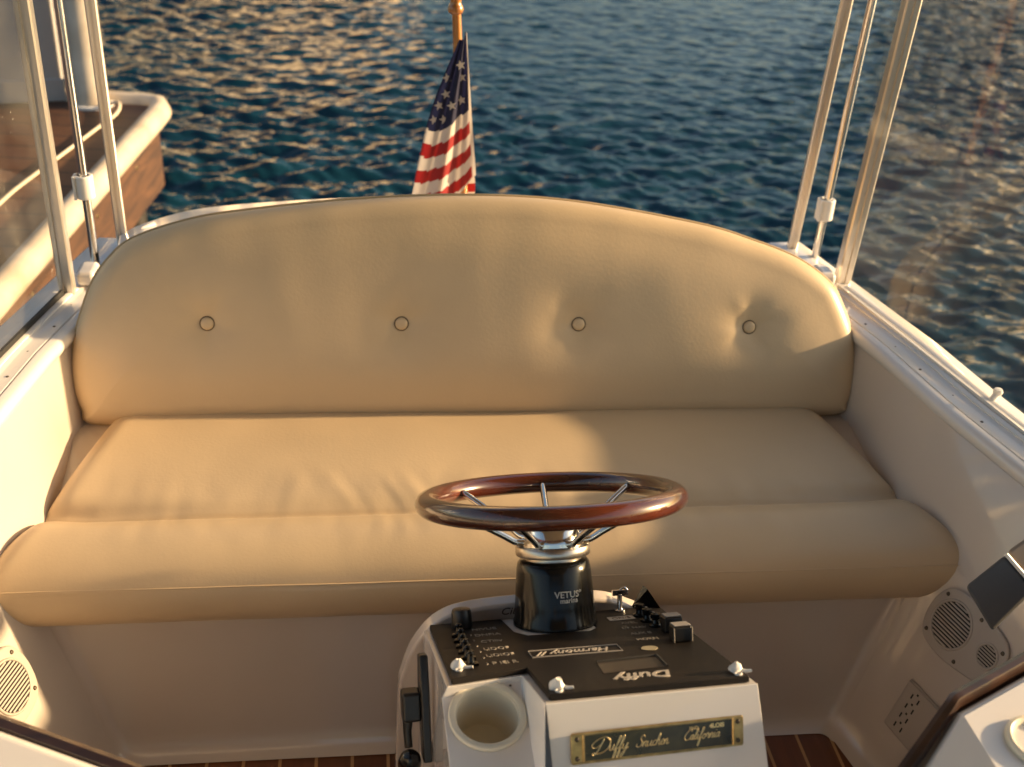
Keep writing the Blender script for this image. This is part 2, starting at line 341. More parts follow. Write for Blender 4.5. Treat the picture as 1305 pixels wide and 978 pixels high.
def rod(p0, p1, zc, r=.0095):
    p0, p1 = Vector(p0), Vector(p1); t = (p1 - p0).normalized()
    o = MB(); o.add(*tube([Vector(P(p0)) + t * 0, Vector(P(p1))], r, 16)); ro = o.build('canopy_rod', CHROME, can)
    k = (zc - p0.z) / (p1.z - p0.z); c = p0 + (p1 - p0) * k
    pr = []
    for a in range(0, 21):
        th = R(200 + a * 15); pr.append((math.cos(th), math.sin(th)))
    v = []; 
    ringo = [[(x * rr, y * rr, z) for x, y in pr] for rr, z in ((.0175, -.026), (.0195, -.024), (.0195, .024), (.0175, .026), (.0125, .026), (.0125, -.026), (.0175, -.026))]
    v, f = loft(ringo, False, False); cm = MB().add(v, f, T(P(c))); 
    cm.add(*box(-.021, -.016, -.017, .010, -.026, .026), T(P(c)))
    cm.build('rod_clip', WHT, ro, 40)
post((-.872, 2.305, .60), (-.872, 2.305, 1.95), .031, .027, 0)
rod((-.838, 2.43, .60), (-.842, 2.44, 1.95), .797)
post((-.802, 2.555, .60), (-.802, 2.52, 1.95), .024, .022, 10)
post((.890, 2.365, .60), (.872, 2.24, 1.95), .034, .028, 0)
rod((.875, 2.51, .60), (.856, 2.405, 1.95), .735)
post((.835, 2.57, .60), (.822, 2.44, 1.95), .024, .022, -10)
for s, y1 in ((-1, 2.285), (1, 2.335)):
    post((s * (lip(-1.0) + .09), -1.0, .60), (s * (lip(-1.0) + .06), -1.0, 1.95), .036, .03)
    q = [(s * (lip(y) + .079), y) for y in (y1, 1.6, 1.0, .2, -.98)]
    rg = [[P((x, y, .609)) for x, y in q], [P((x - s * .02, y, 1.93)) for x, y in q]]
    v, f = loft(rg, False, False); pn = MB().add(v, f).build('side_curtain', PANE, can)
    rg = [[P((x + a, y, z)) for a, z in ((-.003, .606), (-.003, .620 if s < 0 else .614), (.003, .620 if s < 0 else .614), (.003, .606))] for x, y in q]
    v, f = loft(rg); MB().add(v, f).build('curtain_gasket', GLASSBLK if s < 0 else RAIL, pn)
# small white snap knob on the right track
k = MB(); k.add(*tube([P((.985, 1.80, .610)), P((.996, 1.806, .622))], [.006, .007], 12)); v, f = lathe([(0, .008), (.009, .007), (.0115, 0), (.009, -.007), (0, -.008)], 16); k.add(v, f, T(P((.999, 1.808, .627))) @ Matrix.Scale(.85, 4)); k.build('snap_knob', WHT, can)

# ------------------------------------------------------------------ backrest
back = empty('backrest_cushion', 'arched tan vinyl backrest with four covered buttons along its middle', 'backrest', (0, 2.10, .40))
th = R(20); b0 = Vector((0, 2.05, .42)); bu = Vector((0, math.sin(th), math.cos(th))) * .988; bn = Vector((0, -math.cos(th), math.sin(th)))
ol = [(-.780, .000), (-.820, .034), (-.836, .10), (-.829, .173), (-.812, .235), (-.785, .302), (-.75, .350), (-.704, .388), (-.60, .425), (-.489, .446), (-.258, .472), (-.022, .483), (.204, .472), (.472, .428), (.600, .392), (.700, .354), (.775, .303), (.808, .253), (.836, .182), (.846, .10), (.836, .030), (.792, .000), (.5, .005), (0, .006), (-.5, .007)]
OL = [np.array(p) for p in spline(ol, 30, True)]
BTN = [(-.556, .217), (-.162, .216), (.211, .214), (.586, .206)]
NR = 64; vv = []; ff = []; N = len(OL)
sk = lambda p: np.array([max(-.62, min(.62, p[0])), .300 - .06 * (max(-.62, min(.62, p[0])) / .62) ** 2])
def bthick(d, p):
    t = min(1, d / .045); e = 1 - (1 - t) ** 2.4
    h = .036 * e ** .5 + .014 * (1 - math.exp(-(d / .09) ** 2)) + .012 * (1 - (p[0] / .83) ** 2) * (1 - math.exp(-(d / .07) ** 2))
    for bx, by in BTN:
        dx, dy = p[0] - bx, p[1] - by; r = math.hypot(dx, dy); a = math.atan2(dy, dx)
        h -= (1.02 + .05 * bx) * (.0075 * math.exp(-(r / .028) ** 1.4) + .0105 * math.exp(-(r / .068) ** 1.5)) + .0007 * math.exp(-((r - .045) / .035) ** 2) * math.cos(5 * a + bx * 9) + .0003 * math.exp(-((r - .04) / .03) ** 2) * math.cos(9 * a - bx * 5)
    h += .0032 * nz(p[0] * 3, p[1] * 4, 3) + .0010 * nz(p[0] * 11, p[1] * 7, 8)
    return h
OLA = np.array(OL)
sidev = []
for i in range(NR + 1):
    s = (i / NR) ** .75 if i < NR else 1
    for o in OL:
        c = sk(o); tt = 1 - (1 - i / NR) ** 1.0
        fr = i / NR; fr = 1 - (1 - fr) ** 1.6
        p = c + (o - c) * fr; d = float(np.min(np.hypot(*(OLA - p).T)))
        h = bthick(d, p) if i < NR else 0
        q = b0 + Vector((1, 0, 0)) * p[0] + bu * p[1] + bn * (h - .036); vv.append(q - back.location)
for i in range(NR):
    for j in range(N):
        k = (j + 1) % N; ff.append((i * N + j, i * N + k, (i + 1) * N + k, (i + 1) * N + j))
base = len(vv)          # flat sides and back
for dep in (-.075, -.115):
    for o in OL: vv.append(b0 + Vector((1, 0, 0)) * o[0] * (.985 if dep < -.1 else 1) + bu * o[1] + bn * dep - back.location)
for L_, a0 in ((0, NR * N), (1, base)):
    for j in range(N):
        k = (j + 1) % N; ff.append((a0 + j, a0 + k, base + L_ * N + k, base + L_ * N + j))
ff.append(tuple(base + N + j for j in range(N)))
cu_ = MB().add(vv, ff).build('cushion', VINYL, back, 180)
bm = bmesh.new(); bm.from_mesh(cu_.data); bmesh.ops.remove_doubles(bm, verts=bm.verts, dist=2e-4); bmesh.ops.recalc_face_normals(bm, faces=bm.faces); bm.to_mesh(cu_.data); bm.free(); cu_.data.set_sharp_from_angle(angle=R(75))
v, f = tube([b0 + Vector((1, 0, 0)) * o[0] + bu * o[1] + bn * (-.035) - back.location for o in OL], .0042, 8, True); MB().add(v, f).build('piping', WELT, back, 180)
for bx, by in BTN:
    h = bthick(1, (bx, by)) - .036
    o = b0 + Vector((bx, 0, 0)) + bu * by + bn * (h + .0055) - back.location
    v, f = lathe([(.0, .0032), (.006, .0030), (.0105, .0022), (.0128, .0004), (.0134, -.002), (.0125, -.006)], 28)
    q = bn.to_track_quat('Z', 'Y').to_matrix().to_4x4(); MB().add(v, f, T(o) @ q).build('button', VINYL, back, 180)
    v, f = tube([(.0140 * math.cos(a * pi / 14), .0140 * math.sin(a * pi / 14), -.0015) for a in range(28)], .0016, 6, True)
    MB().add(v, f, T(o) @ q).build('button_shade_rim', RINGSHADE, back, 180)

# ------------------------------------------------------------------ seat cushion
seat = empty('seat_cushion', 'long tan vinyl bench cushion with a rolled front, resting on the white bench', 'seat cushion', (0, 1.8, .297))
sec = [(2.10, .33), (2.115, .38), (2.10, .425), (2.06, .440), (2.00, .446), (1.93, .449), (1.86, .449), (1.80, .446), (1.76, .441), (1.735, .434), (1.722, .428), (1.712, .4345), (1.695, .445), (1.665, .4535), (1.63, .453), (1.595, .444), (1.568, .428), (1.552, .405), (1.547, .380), (1.551, .352), (1.563, .326), (1.585, .304), (1.62, .2975), (1.8, .2975), (2.0, .2975), (2.08, .303)]
SEC = spline(sec, 7, True)
def shalf(y): return .890 - (y - 1.56) * .40 if y < 1.72 else .826 - (y - 1.72) * .19
NX = 260; rings = []
for i in range(NX + 1):
    u = -1 + 2 * i / NX; u = math.copysign(1 - (1 - abs(u)) ** 1.25, u); rg = []
    for (y, z) in SEC:
        hw = shalf(y); rr = .055; d = (1 - abs(u)) * hw; q = min(1, d / rr); k = math.sqrt(max(0, 1 - (1 - q) ** 2.2))
        x = u * hw; zc = .375; yc = 1.83
        zz = zc + (z - zc) * (.50 + .50 * k); yy = yc + (y - yc) * (.955 + .045 * k) if y < 1.75 else y
        if y < 1.9 and abs(y - 1.722) < .035: zz -= .0016 * (1 - abs(y - 1.722) / .035)
        yy += (.010 * math.sin(x * 2.1 + .6) * .4 + .016 * max(0, abs(u) - .88) / .12) * math.exp(-((y - 1.722) / .05) ** 2)
        if z > .40:
            pk = math.exp(-((y - 1.775) / .055) ** 2); pk2 = math.exp(-((y - 1.66) / .05) ** 2)
            w1 = (.10 + .95 * math.exp(-((x + .03) / .30) ** 2) + 1.0 * math.exp(-((x - .58) / .18) ** 2)) * nz(x * 24 + y * 5 + 1.6 * nz(x * 4, y * 5, 1), y * 6, 5); w2 = 1.6 * nz(x * 30, y * 7, 9)
            zz += k * ((.0030 * w1 + .0005 * w2) * pk + (.0020 * w1 + .0004 * w2) * pk2 - .012 * math.exp(-((y - 1.738) / .020) ** 2) * max(0, min(1, (abs(x) - .52) / .25)) + .0048 * nz(x * 2.4, y * 5, 2) + .0016 * nz(x * 6, y * 9, 4))
        elif y < 1.6: yy += .0025 * nz(x * 4, z * 9, 6)
        rg.append((x, yy - 1.8, zz - .297))
    rings.append(rg)
v, f = loft(rings, True, True); MB().add(v, f).build('cushion', VINYL, seat, 180)
def seampath(y, z, off):
    out = []
    for i in range(121):
        u = -1 + 2 * i / 120; hw = shalf(y); d = (1 - abs(u)) * hw; q = min(1, d / .055); k = math.sqrt(max(0, 1 - (1 - q) ** 2.2)); yc = 1.83
        out.append((u * hw, yc + (y - yc) * (.955 + .045 * k) - off - 1.8 + (.0025 * nz(u * hw * 4, z * 9, 6)), .375 + (z - .375) * (.5 + .5 * k) - .297))
    return out
v, f = tube(seampath(1.5525, .406, .0002), .0016, 6); MB().add(v, f).build('welt_seam', VINYL, seat, 180)

# ------------------------------------------------------------------ helm console
YAW = R(4); O = Vector((.06693, 1.05512, .0)); OZ = .6489
con = empty('helm_console', 'white moulded helm console with a sloping black switch panel and brass nameplate', 'console', (O.x, O.y, 0), (0, 0, YAW))
cs, sn = math.cos(R(28)), math.sin(R(28))
def UV(u, v, h=0): return Vector((u, v * cs + h * sn, OZ - v * sn + h * cs))
def L(x, y, z): return Vector((x, y, OZ + z))
PT = [(-.185, .066), (-.079, .088), (-.075, -.035), (.189, -.037), (.194, .360), (-.182, .357)]
ex = [(-.192, .061), (-.087, .082), (-.082, -.043), (.197, -.044), (.203, .366), (-.190, .363)]
TV = [UV(u, v, -.009) for u, v in ex]                        # 0..5 top
HC, HR = (-.1425, .016), .041
def shz(y): return -.050 + (y - .071) * .194
def SH(x, y): return L(x, y, shz(y) - .002)
verts = list(TV)
A_, B_, C_, D2 = SH(-.198, TV[0].y + .0), SH(-.0895, TV[1].y - .002), SH(-.094, -.13), SH(-.202, -.13)
verts += [A_, B_, C_, D2]                                     # 6..9 shelf
hole = [SH(HC[0] + HR * math.cos(a * 2 * pi / 32), HC[1] + HR * math.sin(a * 2 * pi / 32)) for a in range(32)]
h0 = len(verts); verts += hole                                # 10..41
F2, F3 = L(-.072, TV[2].y - .055, TV[2].z - OZ - .118), L(.213, TV[3].y - .055, TV[3].z - OZ - .118)
G2, G3 = L(-.074, -.15, -.26), L(.22, -.15, -.26)
fi = len(verts); verts += [F2, F3, G2, G3]                    # 42..45
zf = -OZ + .001
bot = [L(-.203, -.15, zf), L(-.074, -.15, zf), L(.22, -.15, zf), L(.215, .335, zf), L(-.200, .335, zf)]
bi = len(verts); verts += bot                                 # 46..50
D3 = L(-.203, -.15, -.14); C3 = L(-.090, -.15, -.14); di = len(verts); verts += [D3, C3]  # 51,52
H = lambda k: h0 + (k % 32)
faces = [(0, 1, 2, 3, 4, 5), (0, 6, 7, 1), (1, 7, 8, fi, 2), (2, fi, fi + 1, 3), (fi, fi + 2, fi + 3, fi + 1),
         tuple([6] + [H(k) for k in range(8, 25)] + [9]), tuple([9] + [H(k) for k in range(24, 33)] + [8]), tuple([8] + [H(k) for k in range(0, 9)] + [6, 7][::1]) if False else tuple([8] + [H(k) for k in range(0, 9)] + [6, 7])]
faces += [(9, 8, di + 1, di), (8, fi + 2 - 0, di + 1) if False else (8, di + 1, fi + 2, fi), (di, di + 1, bi + 1, bi), (di + 1, fi + 2, bi + 1), (fi + 2, fi + 3, bi + 2, bi + 1),
          (3, fi + 1, fi + 3, bi + 2, bi + 3, 4), (4, bi + 3, bi + 4, 5), (5, bi + 4, bi, di, 9, 6, 0)]
cb = MB().add(verts, faces); body = cb.build('console_body', GELC, con, 40, bevel=.009, seg=4)
# arched rear flange
ar = [(-.236, -OZ), (-.230, -.34), (-.222, -.27), (-.202, -.212), (-.166, -.168), (-.11, -.150), (0, -.146), (.09, -.150), (.145, -.170), (.195, -.205), (.225, -.26), (.238, -.34), (.242, -OZ)]
arp = spline(ar, 6); v, f = prism([(x, z + OZ) for x, z in arp], 0, .028)
MB().add(v, f, T((0, .350, 0)) @ rx(90)).build('rear_flange', GEL, con, 40, bevel=.006)  # darker gelcoat than the body, standing in for shade on the flange
text('Ciber', .020, DKPRINT, con, T((-.045, .3205, OZ - .158)) @ rx(90) , shear=.2)
# panel with a notch round the column
notch = [(-.068, .3575), (-.066, .335), (-.062, .275), (-.045, .248), (.05, .246), (.064, .262), (.066, .30), (.062, .359)]
pl = PT[:4] + [PT[4]] + notch[::-1] + [(-.07, .357)] * 0 + [PT[5]]
v, f = prism(pl, -.0085, 0); panel = MB().add(v, f).build('switch_panel', BLKP, con, 30, bevel=.0016, seg=2, loc=(0, 0, OZ), rot=(R(-28), 0, 0))
PP = panel
q = MB().add(*prism([(-.067, .356), (-.061, .277), (-.044, .25), (.049, .248), (.063, .263), (.065, .30), (.061, .357)], -.0095, -.0015)); q.build('notch_insert', GELC, PP)
# display slot (recess look: dark strips imitate shade along two edges, paler glass)
q = MB().add(*prism([(.012, .028), (.101, .034), (.103, .086), (.016, .080)], .0002, .0009)); q.build('display', mat('display_glass', (.05, .042, .036), .2), PP)
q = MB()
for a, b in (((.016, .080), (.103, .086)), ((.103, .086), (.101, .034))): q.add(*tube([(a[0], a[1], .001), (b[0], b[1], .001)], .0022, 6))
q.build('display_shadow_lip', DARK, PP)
text('Duffy', .036, PRINT, PP, T((.061, .006, .0006)) @ rz(180) , sx=.98, shear=.25, bold=.0009)
q = MB(); bd = [(-.063, .128), (.066, .124), (.066, .156), (-.063, .160)]
q.add(*tube([(x, y, .0006) for x, y in bd], .0011, 4, True)); q.build('badge_outline', PRINT, PP)
text('Harmony //', .026, PRINT, PP, T((.0, .142, .0006)) @ rz(178), sx=.85, shear=.35, bold=.0004)
for k, (s, v_) in enumerate((('NIVUE', .303), ('DNFIA', .269), ('CTlliv', .232), ('LIDOF', .191), ('LIDIOF', .157), ('P IEI R', .119))):
    text(s, .017, PRINTD, PP, T((-.104, v_, .0004)), sx=.8)
for k, (s, v_) in enumerate((('AVEL', .268), ('LT NAV', .238), ('AUX II', .205), ('HORN', .172))):
    text(s, .015, PRINTD, PP, T((.117, v_, .0004)), sx=.75)
q = MB().add(*prism([(.092, .287), (.134, .289), (.134, .310), (.092, .308)], .0003, .0010)); q.build('white_decal', PRINT, PP)
text('ON/S', .016, DKPRINT, PP, T((.113, .298, .0012)), sx=.8, ext=.0002)
q = MB().add(*prism([(.105 + .012 * math.cos(a), .124 + .011 * math.sin(a)) for a in np.linspace(0, 2 * pi, 20)[:-1]], .0003, .0009)); q.build('round_decal', mat('pale_decal', (.36, .31, .2), .5), PP)
def knob(u, v_, r, h, name='knob', m=BLK, n=24):
    k = MB(); v, f = lathe([(r * .95, 0), (r, .002), (r * .96, h * .75), (r * .86, h * .96), (r * .6, h), (0, h)], n); k.add(v, f, T((u, v_, 0)))
    k.add(*box(u - .001, u + .001, v_ - r * .8, v_ + r * .2, h, h + .0006)); return k.build(name, m, PP, 35)
knob(-.135, .325, .0165, .030, 'rotary_knob')
for k in range(6):
    v_ = .278 - k * .031
    a = MB(); vv_, f_ = lathe([(.010, 0), (.010, .003), (.006, .004), (.0045, .012), (.0052, .016), (.003, .019), (0, .0195)], 14)
    a.add(vv_, f_, T((-.146 - .001 * k, v_, 0))); a.add(*box(-.158 - .001 * k, -.136 - .001 * k, v_ - .010, v_ - .006, 0, .004)); a.build('toggle_switch', BLKG, PP)
    q = MB().add(*tube([(-.131 + .0035 * math.cos(t), v_ - .004 + .0035 * math.sin(t), .0004) for t in np.linspace(-1.2, 1.2, 8)], .0006, 4)); q.build('switch_mark', PRINTD, PP)
for u, v_ in ((.146, .305), (.147, .270), (.151, .238)):
    a = MB(); vv_, f_ = lathe([(.011, 0), (.011, .003), (.007, .005), (.006, .010), (.008, .013), (.0075, .019), (0, .021)], 16); a.add(vv_, f_, T((u, v_, 0))); a.build('push_button', BLKG, PP)
    q = MB().add(*tube([(u + .010, v_ + .004, .004), (u + .011, v_ + .003, .013)], .0022, 6)); q.build('button_tab', PRINTD, PP)
for u, v_, cap in ((.165, .205, 0), (.160, .150, 1)):
    a = MB().add(*box(u - .014, u + .014, v_ - .012, v_ + .012, 0, .023)); sw = a.build('rocker_switch', BLK, PP, bevel=.003)
    q = MB().add(*box(u - .0125, u + .0125, v_ - .010, v_ + .010, .0232, .0252)); q.build('switch_cap', mat('pale_grey_cap', (.36, .33, .3), .3), sw, bevel=.0008)
    if cap:
        for dx in (-.0135, .0135): MB().add(*tube([(u + dx, v_ - .0125, .001), (u + dx, v_ - .0125, .022)], .0009, 6)).build('switch_edge', PRINTD, sw)
# key switch of polished metal
a = MB(); v, f = lathe([(.009, 0), (.009, .003), (.005, .004), (.0042, .006), (.0042, .028), (0, .029)], 18); a.add(v, f, T((.124, .343, 0)))
a.add(*box(.112, .138, .340, .346, .026, .035)); v, f = tube([(.131 + .006 * math.cos(t), .343, .032 + .006 * math.sin(t)) for t in np.linspace(0, 2 * pi, 15)[:-1]], .0022, 8, True); a.add(v, f)
a.build('ignition_key', CHROME, PP, 40, bevel=.0008)
# black fin bracket at the rear right corner
fin = MB(); fin.add([(.150, .372, -.004), (.194, .340, -.004), (.188, .366, -.004), (.170, .362, .034), (.174, .352, .030)], [(0, 1, 2), (0, 4, 1), (0, 3, 4), (1, 4, 3, 2), (2, 3, 0)]); fin.build('corner_bracket', BLKG, PP, 30)
# screws with folding white caps at the panel corners
for u, v_, r0 in ((-.170, .108, 20), (-.060, -.018, -10), (.178, -.019, 60)):
    a = MB(); v, f = lathe([(.0128, 0), (.0125, .003), (.0100, .007), (.0060, .0125), (.0025, .015), (0, .0152)], 14)
    a.add([(p[0] * (1 + .5 * nz(p[0] * 160, p[1] * 160, r0)), p[1] * (1 + .5 * nz(p[0] * 140, p[1] * 140, r0 + 5)), p[2] * (1 + .7 * nz(p[0] * 120, p[1] * 120, r0 + 9))) for p in v], f, T((u, v_ + .004, .001)) @ rz(r0) @ rx(18) @ Matrix.Scale(.82, 4))
    v, f = tube([(.0042 * math.cos(t), .0042 * math.sin(t), .0015) for t in np.linspace(0, 2 * pi, 13)[:-1]], .0014, 6, True); a.add(v, f, T((u - .001, v_ - .010, 0)))
    a.add(*tube([(u + .004, v_ + .002, .003), (u + .012, v_ - .004, .002), (u + .019, v_ - .006, .003)], [.003, .0025, .002], 8))
    a.build('screw_cap', WHT, PP, 50)
# steering column
cu, cv = .0105, .312
colm = MB(); v, f = lathe([(.0660, .0), (.0655, .006), (.0635, .012), (.0625, .03), (.0580, .085), (.0560, .096), (.0520, .1005), (.044, .101)], 56); colm.add(v, f, T((cu, cv, 0)))
cl = colm.build('steering_column', BLKG, PP, 50)
v, f = lathe([(.044, .101), (.044, .106), (.0575, .108), (.0585, .110), (.0585, .121), (.0570, .123), (.048, .124)], 48); MB().add(v, f, T((cu, cv, 0))).build('column_collar', BRUSH, cl, 40)
for tx, zz, sz in (('VETUS°', .055, .0135), ('marins', .0460, .0105)):
    t_ = text(tx, sz, WHT, cl, Matrix.Identity(4), bold=.0003)
    for vv in t_.data.vertices:
        r = .0605 - .0555 * (zz + vv.co.y) / .9 * .9 + .0009 + .0028; ang = vv.co.x / .06 + .16; y_ = vv.co.y
        vv.co = (cu + r * math.sin(ang), cv - r * math.cos(ang), zz + y_)
# throttle control on the left face
lv_ = MB(); 
v, f = prism([(-.024, -.078), (.010, -.078), (.024, -.010), (.024, .030), (.010, .075), (-.018, .078), (-.026, .03)], 0, .013)
ang = math.degrees(math.atan2(.075, .124))
Ml = T(L(-.2005, .165, -.185)) @ rx(-ang + 2) @ Matrix(((0, 0, -1, 0), (1, 0, 0, 0), (0, 1, 0, 0), (0, 0, 0, 1)))
lv_.add(v, f, Ml); tl = lv_.build('throttle_control', BLK, con, 30, bevel=.003)
a = MB(); a.add(*box(-.019, .019, -.019, .024, .012, .040)); o_ = MB(); 
a2 = MB().add(a.v, a.f, Ml); a2.build('throttle_hub', BLK, tl, bevel=.005)
a = MB(); ps = [Vector((-.002, -.010, .031)), Vector((-.003, -.035, .033)), Vector((-.004, -.058, .032))]
a.add(*tube([Ml @ p for p in ps], [.0085, .0062, .006], 12)); lev = a.build('throttle_lever', BLK, tl)
v, f = lathe([(0, .032), (.010, .029), (.0155, .018), (.0175, .004), (.016, -.012), (.010, -.024), (0, -.027)], 20); MB().add(v, f, T(Ml @ Vector((-.006, -.082, .032))) @ rx(20)).build('lever_knob', BLKG, lev, 180)
# cup holder
slp = math.degrees(math.atan(.194)); cen = SH(*HC) + Vector((0, 0, .002))
v, f = lathe([(.0515, -.001), (.0518, .0025), (.050, .0045), (.0455, .005), (.0425, .0035), (.0415, 0), (.0405, -.03), (.038, -.072), (.036, -.076), (0, -.077)], 56)
cup = MB().add(v, f, T(cen) @ rx(slp)).build('cup_holder', CREAM, con, 40)
v, f = lathe([(0, .0012), (.0032, .001), (.0036, 0)], 10); MB().add(v, f, T(cen) @ rx(slp) @ T((-.004, -.012, -.0765))).build('drain_hole', DARK, cup)
v, f = lathe([(0, .0008), (.0016, .0006), (.002, 0)], 8); MB().add(v, f, T(SH(-.105, .058) + Vector((0, 0, .0022)))).build('shelf_screw', SCREW, con)
# brass nameplate
fs = math.degrees(math.atan2(.118, .055)); pc = L(.060, 0, 0); 
d_ = (F2 - TV[2]); mid = (TV[2] + F2) * .5; pc = Vector((.0625, TV[2].y - .055 * .46, TV[2].z - .118 * .46))
nm = Vector((0, -math.sin(R(fs)), math.cos(R(fs))))
pq = bpy.data.objects.new('nameplate', None); bpy.data.objects.remove(pq)
a = MB(); rr = []
for cx, cy, a0 in ((.1105, .0165, 0), (-.1105, .0165, 90), (-.1105, -.0165, 180), (.1105, -.0165, 270)):
    for k in range(5): t = R(a0 + k * 22.5); rr.append((cx + .004 * math.cos(t), cy + .004 * math.sin(t)))
a.add(*prism(rr, 0, .0022)); np_ = a.build('nameplate', BRASS, con, 30, bevel=.0008, seg=2, loc=pc + nm * .0006, rot=(R(fs), 0, R(.8)))
a = MB().add(*prism([(-.0965, -.0165), (.0985, -.0165), (.0985, .0165), (-.0965, .0165)], .0018, .0026)); a.build('enamel_field', GREEN, np_)
a = MB()
for p0, p1 in (((-.1125, .0187), (.1125, .0187)), ((-.1125, -.0187), (.1125, -.0187)), ((-.0985, -.018), (-.0985, .018)), ((.1005, -.018), (.1005, .018))): a.add(*tube([(*p0, .0024), (*p1, .0024)], .0013, 6))
a.build('raised_border', BRASS, np_)
for x in (-.1065, .1065):
    for y in (-.0125, .0125):
        v, f = lathe([(.0033, .0022), (.0030, .0034), (.0018, .0042), (0, .0043)], 14); MB().add(v, f, T((x, y, 0))).build('plate_screw', SCREW, np_)
GL = {'D': ([[(1.0, 2.0), (.75, 1.0), (.45, .1), (0, -.5), (-.35, -.35)], [(-.2, -.1), (.5, -.35), (1.5, -.1), (2.2, .7), (2.1, 1.7), (1.2, 2.3), (.1, 2.1), (-.7, 1.4), (-.6, .8), (.1, .7), (.6, 1.1)]], 2.35),
      'u': ([[(0, .9), (.05, .2), (.25, 0), (.5, .3), (.65, .95), (.62, .2), (.8, 0), (1, .3)]], .95), 'f': ([[(0, .3), (.4, 1.2), (.55, 2.0), (.35, 2.2), (.25, 1.5), (.15, 0), (.05, -1.1), (.2, -1.3), (.35, -.5), (.3, .1), (.65, .35)]], .62),
      'y': ([[(0, .9), (.05, .2), (.25, 0), (.5, .3), (.7, .95), (.6, 0), (.35, -1), (.05, -1.2), (.1, -.7), (.6, -.1), (.95, .3)]], .9), 'S': ([[(1.15, 1.7), (.95, 2.05), (.55, 1.9), (.5, 1.4), (.85, .9), (.8, .25), (.4, 0), (0, .2), (.05, .5)], [(.8, .2), (1.2, .4)]], 1.15),
      'n': ([[(0, .9), (.02, 0), (.15, .7), (.4, .95), (.52, .7), (.5, .15), (.65, 0), (.85, .3)]], .82), 'c': ([[(.58, .75), (.4, .95), (.1, .65), (.08, .2), (.3, 0), (.68, .3)]], .66),
      'h': ([[(0, .3), (.35, 1.3), (.4, 1.95), (.25, 2), (.12, 1.2), (.02, 0), (.15, .7), (.4, .95), (.52, .7), (.5, .15), (.65, 0), (.85, .3)]], .82), 'e': ([[(0, .3), (.35, .5), (.48, .8), (.3, .95), (.06, .6), (.1, .15), (.32, 0), (.68, .3)]], .65),
      'C': ([[(1.25, 1.6), (1.15, 2.05), (.7, 1.95), (.2, 1.25), (.1, .5), (.5, 0), (.95, .1), (1.35, .5)]], 1.25), 'a': ([[(.6, .85), (.3, .95), (.05, .55), (.1, .1), (.35, .1), (.6, .85), (.55, .15), (.7, 0), (.9, .3)]], .85),
      'l': ([[(0, .3), (.35, 1.3), (.4, 1.95), (.25, 2), (.12, 1.3), (.1, .3), (.28, 0), (.5, .3)]], .5), 'i': ([[(0, .3), (.15, .95), (.12, .2), (.28, 0), (.5, .3)], [(.27, 1.4), (.31, 1.5)]], .48), 'o': ([[(.3, .95), (.05, .55), (.1, .1), (.4, 0), (.6, .5), (.4, .95), (.35, .8), (.8, .75)]], .76),
      'r': ([[(0, .3), (.15, 1.05), (.3, .82), (.5, .82), (.46, .25), (.6, 0), (.8, .3)]], .75)}
def script(word, x, y, s, m_, r=.00055):
    a = MB()
    for ch in word:
        st, adv = GL[ch]
        for p in st:
            pp = spline([(x + (q[0] + .32 * q[1]) * s, y + q[1] * s, .0028) for q in p], 6); a.add(*tube(pp, r, 5))
        x += adv * s
    a.build('lettering', m_, np_, 180)
BRL = mat('bright_brass', (.80, .62, .32), .3, 1)
script('Duffy', -.084, -.006, .0078, BRL, .0007); script('Snuchen', -.030, -.006, .0072, BRL); script('California', .033, -.0045, .0066, BRL)
text('IIND', .0062, BRL, np_, T((.047, .0105, .0030)), ext=.0002); text('4LOIS', .0078, BRL, np_, T((.078, .0108, .0030)), ext=.0002, bold=.0004)

# ------------------------------------------------------------------ steering wheel
wc = con.matrix_basis if False else (T((O.x, O.y, 0)) @ Matrix.Rotation(YAW, 4, 'Z'))
wp = wc @ UV(cu, cv, .124)
wh = empty('steering_wheel', 'glossy mahogany steering wheel with steel spokes on the black column', 'steering wheel', wp, (R(-28), 0, YAW))
hw = .070; RW = .193
v, f = tube([(RW * math.cos(t), RW * math.sin(t), hw) for t in np.linspace(0, 2 * pi, 97)[:-1]], .0190, 24, True)
MB().add([(p[0], p[1], hw + (p[2] - hw) * .92) for p in v], f).build('rim', WHEELW, wh, 180)
v, f = lathe([(.050, 0), (.050, .006), (.044, .009), (.040, .022), (.036, .027), (.030, .029), (.022, .030), (.020, .034), (0, .035)], 48); MB().add(v, f).build('hub', CHROME, wh, 40)
for k in range(7):
    t = R(31 + k * 360 / 7); c, s = math.cos(t), math.sin(t)
    p = spline([(c * .044, s * .044, .005), (c * .060, s * .060, .007), (c * .080, s * .080, .019), (c * .130, s * .130, .047), (c * .1745, s * .1745, .070)], 5)
    MB().add(*tube(p, .0054, 12)).build('spoke', CHROME, wh, 180)

